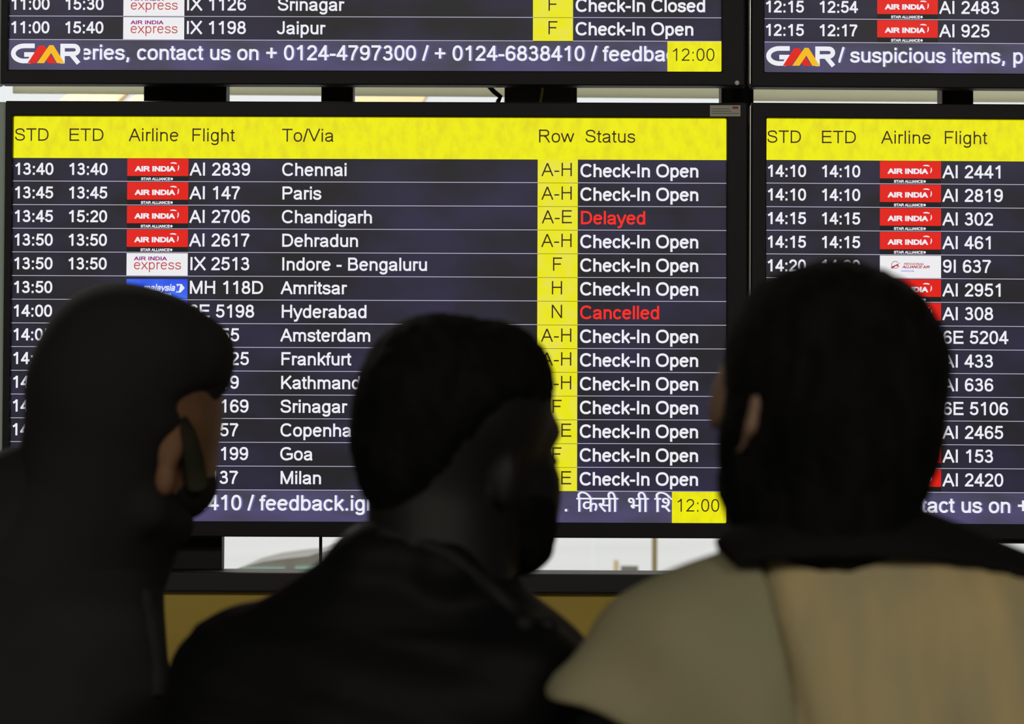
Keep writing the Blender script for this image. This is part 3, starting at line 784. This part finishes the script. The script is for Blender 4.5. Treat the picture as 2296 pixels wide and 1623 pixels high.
# ---- person on the left: dark head covering, mask, face turned right and away
def person_left():
    global RS
    D_ = 2.56; RS = D_ / 2.45
    Yp = CAMLOC[1] + D_
    g = lambda x, y, dy=0.0: at(x, y, Yp + dy * RS)
    base = g(28, 1400)
    root = empty('person', (base[0], base[1], 0), 'person at left in black head covering and dark face mask, looking right at the screens', 'person', 'three people watching the displays')
    cov = fabric('black_head_cloth', (0.0115, 0.0108, 0.0112), (0.0165, 0.0155, 0.0162), scl=(5, 5, 3))
    coat = fabric('black_coat', (0.0075, 0.007, 0.0082), (0.020, 0.019, 0.0215), scl=(4, 4, 4))
    nz = g(40, 1275)[2]
    P, W, hip, C = humanoid(base, -.85, .105, nz)
    head = [E_(g(300, 880), (.083, .09, .09), k=.03), E_(g(387, 950, .03), (.048, .07, .088), k=.03),
            E_(g(394, 1075, .035), (.034, .05, .032), k=.03), K_(g(280, 1060), g(222, 1270, .0), .052, .046, .03),
            K_(g(436, 925, .085), g(452, 1000, .105), .010, .015, .012),
            E_(g(452, 905, .075), (.022, .022, .010), k=.012), E_(g(470, 935, .072), (.012, .016, .010), k=.006, op='s'),
            E_(g(415, 1075, .09), (.02, .012, .006), k=.006)]
    ear = [E_(g(384, 1000, -.052), (.0135, .013, .025), (0, .2, .3), .006), E_(g(371, 1073, -.052), (.0115, .011, .019), (0, .1, 0), .005),
           E_(g(383, 1008, -.069), (.005, .008, .014), (0, .2, 0), .004, 's')]
    lo, hi = box_of([g(40, 600, -.15), g(540, 1200, .2), W(-.3, -.25, 0), W(.3, -.25, 0), W(.3, .25, 0), W(-.3, .25, 0)], .03)
    grow('body', P + head + ear, lo, hi, .006, skin_l, root)
    cv = [E_(g(262, 858), (.0790, .105, .1035), k=.03), E_(g(376, 800, .0), (.0620, .085, .056), (0, .35, 0), .04),
          E_(g(470, 800, .0), (.022, .05, .030), (0, 0, 0), .02),
          K_(g(246, 890, -.01), g(228, 1110, -.01), .073, .062, .05), K_(g(200, 1120, 0), g(120, 1300, 0), .068, .11, .06),
          K_(g(325, 1185, .02), g(285, 1330, .02), .034, .022, .04), K_(g(350, 1165, .03), g(300, 1260, .03), .020, .030, .03),
          E_(g(490, 972, .03), (.050, .19, .050), (0, .12, 0), .010, 's'),
          E_(g(384, 1034, -.09), (.0145, .05, .034), (0, .2, 0), .010, 's'),
          K_(g(350, 930, -.045), g(480, 862, .0), .032, .013, .012), K_(g(335, 1150, -.05), g(395, 1180, .0), .022, .018, .02), K_(g(240, 1200, -.0), g(250, 1300, -.01), .055, .045, .03)]
    grow('head_covering', cv, g(20, 580, -.19), g(570, 1480, .2), .005, cov, root, disp=wob(.0022, 30, 25, 18, .4))
    loopm = fabric('strap_olive', (0.016, 0.0155, 0.009), (0.02, 0.0195, 0.012))
    mk = [E_(g(399, 1082, .035), (.0405, .062, .040), (0, .35, 0), .01), H_(g(430, 1050), (-.35, 0, 1)), H_(g(388, 1100), (-1, 0, .1))]
    grow('face_mask', mk, g(320, 980, -.06), g(530, 1220, .14), .004, cov, root, label='dark cloth face mask')
    MB().tube([Vector(p) - root.location for p in (g(440, 1085, -.02), g(432, 1030, -.04), g(418, 975, -.05), g(400, 925, -.055))], [.0125, .0125, .011, .006], 10).build('mask_loop', loopm, root, smooth=True)
    ct_ = C + [K_(g(60, 1500), g(60, 1700), .115, .13, .05), K_(g(160, 1170), g(-120, 1260), .055, .065, .06), K_(g(-150, 1290), g(-200, 1700), .07, .07, .05),
            K_(g(185, 1310, .02), g(205, 1640, .03), .066, .076, .04), K_(g(60, 1065, -.01), g(-60, 1165, -.02), .03, .06, .06),
            K_(g(60, 1700), W(0, 0, hip - .06), .13, .14, .05),
            K_(g(255, 1440, -.07), g(300, 1640, -.06), .040, .035, .04), K_(g(255, 1190, .0), g(170, 1330, .0), .05, .07, .05)]
    a, b_ = box_of([W(-.34, -.34, hip - .25), W(.34, .34, nz + .2), g(-330, 1000, -.2), g(420, 1000, .2)], .02)
    grow('coat', ct_, a, b_, .007, coat, root, disp=wob(.004, 22, 18, 14, 1.1))
    zipm = fabric('zip_grey', (0.014, 0.0135, 0.015), (0.018, 0.0175, 0.019))
    MB().tube([Vector(p) - root.location for p in [on_surface(ct_, g, x, y, -.004) for x, y in ((322, 1335), (330, 1370), (338, 1410), (348, 1460), (352, 1500), (350, 1560))]], .009, 8).build('coat_zip', zipm, root, smooth=True)
    trousers_shoes(root, W, hip, 'l')
    RS = 1.0
person_left()

# ---- person in the middle: short black hair, beard, quilted dark jacket
def person_middle():
    global RS
    D_ = 2.21; RS = D_ / 2.25
    Yp = CAMLOC[1] + D_
    g = lambda x, y, dy=0.0: at(x, y, Yp + dy * RS)
    base = g(850, 1500)
    root = empty('person', (base[0], base[1], 0), 'person in the middle with short black hair and beard, in black quilted jacket', 'person', 'three people watching the displays')
    jac = fabric('black_quilted', (0.002, 0.0019, 0.0023), (0.0035, 0.0033, 0.0038), .6, scl=(6, 6, 6))
    trim = fabric('dark_trim', (0.007, 0.0068, 0.0076), (0.01, 0.0097, 0.0108), .6)
    nz = g(960, 1350)[2]
    P, W, hip, C = humanoid(base, -.45, .145, nz)
    head = [E_(g(1020, 910), (.084, .088, .079), k=.03), E_(g(1120, 900, .03), (.046, .07, .075), k=.03),
            E_(g(1168, 968, .045), (.0385, .05, .024), k=.012), E_(g(1160, 1085, .045), (.0415, .05, .040), k=.016),
            E_(g(1158, 1190, .05), (.036, .045, .040), k=.03),
            K_(g(1205, 985, .1), g(1225, 1035, .115), .008, .012, .01), E_(g(1200, 1130, .09), (.018, .014, .006), k=.006),
            E_(g(1235, 1003, .07), (.012, .018, .006), k=.01, op='s'),
            K_(g(985, 1080, 0), g(985, 1370, -.01), .066, .070, .03),
            E_(g(1135, 1075, -.050), (.012, .010, .027), (0, .12, .3), .006), E_(g(1137, 1070, -.068), (.006, .006, .017), (0, .12, 0), .004, 's')]
    lo, hi = box_of([g(780, 690, -.15), g(1290, 1300, .2), W(-.32, -.25, 0), W(.32, -.25, 0), W(.32, .25, 0), W(-.32, .25, 0)], .03)
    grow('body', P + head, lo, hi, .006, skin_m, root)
    hr = [E_(g(1018, 895), (.088, .096, .0745), k=.03), E_(g(1112, 835, .02), (.050, .075, .043), (0, .2, 0), .03),
          E_(g(925, 930, -.005), (.0475, .075, .070), k=.03), E_(g(925, 1050, -.01), (.049, .06, .056), k=.04),
          E_(g(960, 778, 0), (.034, .05, .02), k=.03),
          E_(g(1190, 1090, .0), (.042, .16, .085), (0, -.25, 0), .02, 's')]
    grain = lambda p: .0012 * np.sin(p[:, 0] * 260 + 3 * np.sin(p[:, 2] * 90)) * np.sin(p[:, 2] * 240 + 2 * np.sin(p[:, 1] * 110)) + .0015 * np.sin(p[:, 0] * 70) * np.sin(p[:, 2] * 60 + 1)
    grow('hair', hr, g(760, 680, -.14), g(1290, 1220, .14), .004, hair_m, root, disp=grain)
    bd_ = [E_(g(1157, 1200, .045), (.0375, .047, .040), (0, -.2, 0), .02), E_(g(1150, 1130, .035), (.0415, .05, .03), k=.02), H_(g(1150, 1125), (-.4, 0, 1))]
    grow('beard', bd_, g(1030, 1050, -.07), g(1290, 1330, .14), .004, hair_m, root, disp=grain)
    jk = C + [K_(g(850, 1660), g(850, 1800), .12, .14, .05), K_(g(985, 1325, -.0), g(548, 1572, -.01), .052, .054, .05),
          K_(g(540, 1580, -.01), g(515, 1740, -.03), .056, .064, .04), K_(g(1000, 1330, .01), g(1192, 1490, .04), .05, .046, .04),
          E_(g(822, 1262, -.01), (.034, .05, .026), (0, .35, 0), k=.02), E_(g(870, 1250, -.02), (.04, .05, .024), k=.02), K_(g(1200, 1500, .04), g(1195, 1720, .05), .046, .06, .04),
          K_(g(830, 1230, -.03), g(1000, 1280, -.06), .022, .024, .02), K_(g(1000, 1280, -.06), g(1150, 1395, -.01), .024, .020, .02),
          K_(g(660, 1600, .0), g(640, 1800, .0), .075, .08, .05), K_(g(1060, 1540, .0), g(1060, 1800, .0), .075, .08, .05),
          K_(g(850, 1760), W(0, 0, hip - .06), .14, .15, .05)]
    quilt = lambda p: -.0035 * np.abs(np.sin((p[:, 2] + .25 * p[:, 0]) * 62)) * (p[:, 2] < g(0, 1400)[2]) + .002 * np.sin(p[:, 0] * 24) * np.sin(p[:, 1] * 20 + p[:, 2] * 9)
    a, b_ = box_of([W(-.34, -.34, hip - .25), W(.34, .34, nz + .16), g(320, 1150, -.2), g(1360, 1150, .2)], .02)
    grow('jacket', jk, a, b_, .007, jac, root, disp=quilt)
    c1 = [(850, 1195), (930, 1210), (1010, 1250), (1080, 1305), (1140, 1358), (1180, 1398)]
    MB().tube([Vector(on_surface(jk, g, x, y, -.003)) - root.location for x, y in c1], .008, 10).build('collar_piping', trim, root, smooth=True)
    for x, y in ((1176, 1402), (1228, 1404)):
        ball(MB(), Vector(on_surface(jk, g, x, y, -.002)) - root.location, .0095).build('snap_button', trim, root, smooth=True)
    trousers_shoes(root, W, hip, 'm')
    RS = 1.0
person_middle()

# ---- person on the right: seen from behind, black hair, tan jacket with a black yoke
def person_right():
    Yp = CAMLOC[1] + 2.0
    g = lambda x, y, dy=0.0: at(x, y, Yp + dy)
    base = g(1950, 1500)
    root = empty('person', (base[0], base[1], 0), 'person at right seen from behind, in tan jacket with black yoke', 'person', 'three people watching the displays')
    tan = fabric('tan_cloth', (0.38, 0.29, 0.14), (0.20, 0.185, 0.12), .85, scl=(16, 9, 3))  # stretched two-tone noise paints the light and shade of folds
    daylit_tan = fabric('daylit_tan_cloth', (0.175, 0.175, 0.11), (0.235, 0.195, 0.115), .85, scl=(6, 6, 9))  # same tan cloth, with greenish daylight and warm light put into its colour
    blk = fabric('black_yoke', (0.0035, 0.0034, 0.0037), (0.005, 0.0048, 0.0052), .8)
    nz = g(1950, 1310)[2]
    P, W, hip, C = humanoid(base, .12, .18, nz)
    head = [E_(g(1885, 850, .0), (.080, .088, .090), k=.03), E_(g(1740, 900, .05), (.040, .055, .075), (0, .12, 0), .03),
            E_(g(1738, 1078, .05), (.036, .05, .048), (0, -.05, 0), .03), K_(g(1865, 1000), g(1870, 1330, .01), .066, .05, .03),
            E_(g(1624, 878, .045), (.0105, .026, .034), (0, .26, 0), .008),
            K_(g(1690, 900, .115), g(1680, 980, .13), .008, .012, .01), E_(g(1715, 1080, .105), (.02, .012, .006), k=.006),
            E_(g(1692, 918, -.060), (.0045, .010, .021), (0, .16, .4), .005), K_(g(1684, 955, -.060), g(1660, 1005, -.045), .0045, .004, .006),
            E_(g(2105, 900, .02), (.004, .012, .028), (0, -.1, 0), .005)]
    lo, hi = box_of([g(1560, 560, -.15), g(2160, 1250, .2), W(-.33, -.25, 0), W(.33, -.25, 0), W(.33, .25, 0), W(-.33, .25, 0)], .03)
    grow('body', P + head, lo, hi, .006, skin_r, root)
    hr = [E_(g(1888, 848, -.005), (.0835, .098, .0980), k=.03), E_(g(1785, 775, .0), (.052, .08, .055), (0, -.3, 0), .03),
          E_(g(2005, 795, 0), (.0400, .07, .056), (0, -.15, 0), .02), E_(g(1890, 960, -.02), (.068, .072, .07), k=.04), K_(g(1912, 1000, -.02), g(1880, 1200, -.02), .055, .064, .04),
          E_(g(1700, 860, .0), (.022, .06, .075), (0, .15, 0), .02), K_(g(1700, 1000, -.01), g(1720, 1130, .0), .028, .036, .03)]
    grain = lambda p: .0012 * np.sin(p[:, 0] * 260 + 3 * np.sin(p[:, 2] * 90)) * np.sin(p[:, 2] * 240 + 2 * np.sin(p[:, 1] * 110)) + .0012 * np.sin(p[:, 0] * 75) * np.sin(p[:, 2] * 66)
    grow('hair', hr, g(1590, 550, -.14), g(2180, 1300, .13), .004, hair_m, root, disp=grain)
    bd_ = [E_(g(1738, 1088, .045), (.0405, .055, .046), k=.02), K_(g(1674, 1000, .02), g(1692, 1080, .03), .020, .03, .02), E_(g(1760, 1120, .0), (.04, .05, .035), k=.03), H_(g(1600, 985), (-.15, 0, 1))]
    grow('beard', bd_, g(1570, 930, -.07), g(1880, 1260, .13), .004, hair_m, root, disp=grain)
    q_ = lambda o: [(lambda p, f=f: f(p) - o, k, op) for f, k, op in C]
    TX = lambda o: q_(o - .008) + [K_(g(1880, 1304, -.0), g(1560, 1444, -.0), .050 + o, .052 + o, .05), K_(g(1900, 1295, -.0), g(2400, 1475, -.0), .053 + o, .056 + o, .05),
                    K_(g(1790, 1540, -.0), g(1790, 1800, -.0), .095 + o, .105 + o, .05), K_(g(1960, 1560, -.0), g(1960, 1800, -.0), .105 + o, .115 + o, .05),
                    K_(g(2150, 1550, -.0), g(2150, 1800, -.0), .10 + o, .11 + o, .05), K_(g(1960, 1780), W(0, 0, hip - .06), .135 + o, .14 + o, .05)]
    fold = lambda p: (.006 * np.sin(p[:, 0] * 46 + 7 * p[:, 2]) + .003 * np.sin(p[:, 0] * 21 - 12 * p[:, 2] + 1)) * np.clip((g(0, 1300)[2] - p[:, 2]) * 14, 0, 1)
    a, b_ = box_of([W(-.30, -.3, hip - .22), W(.36, .3, nz + .14)], .02)
    a = np.minimum(a, g(1500, 1100, -.2)); b_ = np.maximum(b_, g(2560, 1100, .2))
    pz = g(1722, 1440)
    under = lambda p: .016 * np.clip((-(p[:, 0] - pz[0]) - .23 * (p[:, 2] - pz[2]) - .004) / .012, 0, 1) * np.clip((p[:, 2] - g(0, 1720)[2]) / .02, 0, 1)
    seam = lambda p: .012 * np.exp(-(((p[:, 0] - pz[0]) + .23 * np.clip(p[:, 2] - pz[2], -.06, 1)) / .010) ** 2)
    grow('jacket', TX(0) + [H_((g(1350, 1400)[0], 0, 0), (-1, 0, 0))], a, b_, .006, tan, root, disp=lambda p: fold(p) + seam(p) + under(p))
    yk = TX(.005) + [K_(g(1865, 1252, -.02), g(1900, 1260, -.02), .066, .064, .03, sq=(1.38, 1, .62)), H_(g(1900, 1335, -.08), (.0, .0, -1)), E_(g(1900, 1250 + 540, -.02), (.33, .5, .2), k=.005, op='s'), H_(g(1628, 1262), (-1, 0, -.6))]
    grow('yoke', yk, g(1450, 1080, -.22), g(2600, 1420, .2), .005, blk, root, label='black yoke and collar')
    sl = [K_(g(1705, 1378, -.0), g(1462, 1500, -.01), .056, .053, .03), K_(g(1460, 1502, -.01), g(1405, 1600, -.02), .053, .0625, .03), K_(g(1590, 1500, -.02), g(1560, 1650, -.02), .066, .066, .04), K_(g(1690, 1530, -.018), g(1680, 1800, -.018), .084, .088, .04), K_(g(1850, 1330, .0), g(1640, 1420, .0), .048, .052, .03),
          H_(g(1245, 1542), (-.37, 0, -.93)), H_((g(1730, 1440)[0], 0, g(0, 1440)[2]), (1, .0, .23))]
    sf = lambda p: -.003 + .0035 * np.sin(p[:, 0] * 40 + p[:, 2] * 34) + .002 * np.sin(p[:, 0] * 70 - p[:, 2] * 20)
    grow('sleeve', sl, g(1180, 1150, -.2), g(1800, 1760, .15), .005, daylit_tan, root, disp=sf, label='upper sleeve of the tan jacket, daylight tint in its colour')
    ls = [K_(g(1440, 1540, -.02), W(-.215, -.02, nz - .36), .052, .054, .03), K_(W(-.215, -.02, nz - .36), W(-.215, .05, nz - .6), .054, .042, .02)]
    a, b_ = box_of([g(1300, 1430, -.12), W(-.3, -.1, nz - .66), W(-.1, .15, nz - .66)], .03)
    grow('lower_sleeve', ls, a, b_, .007, blk, root, label='black lower sleeve')
    trousers_shoes(root, W, hip, 'r')
person_right()
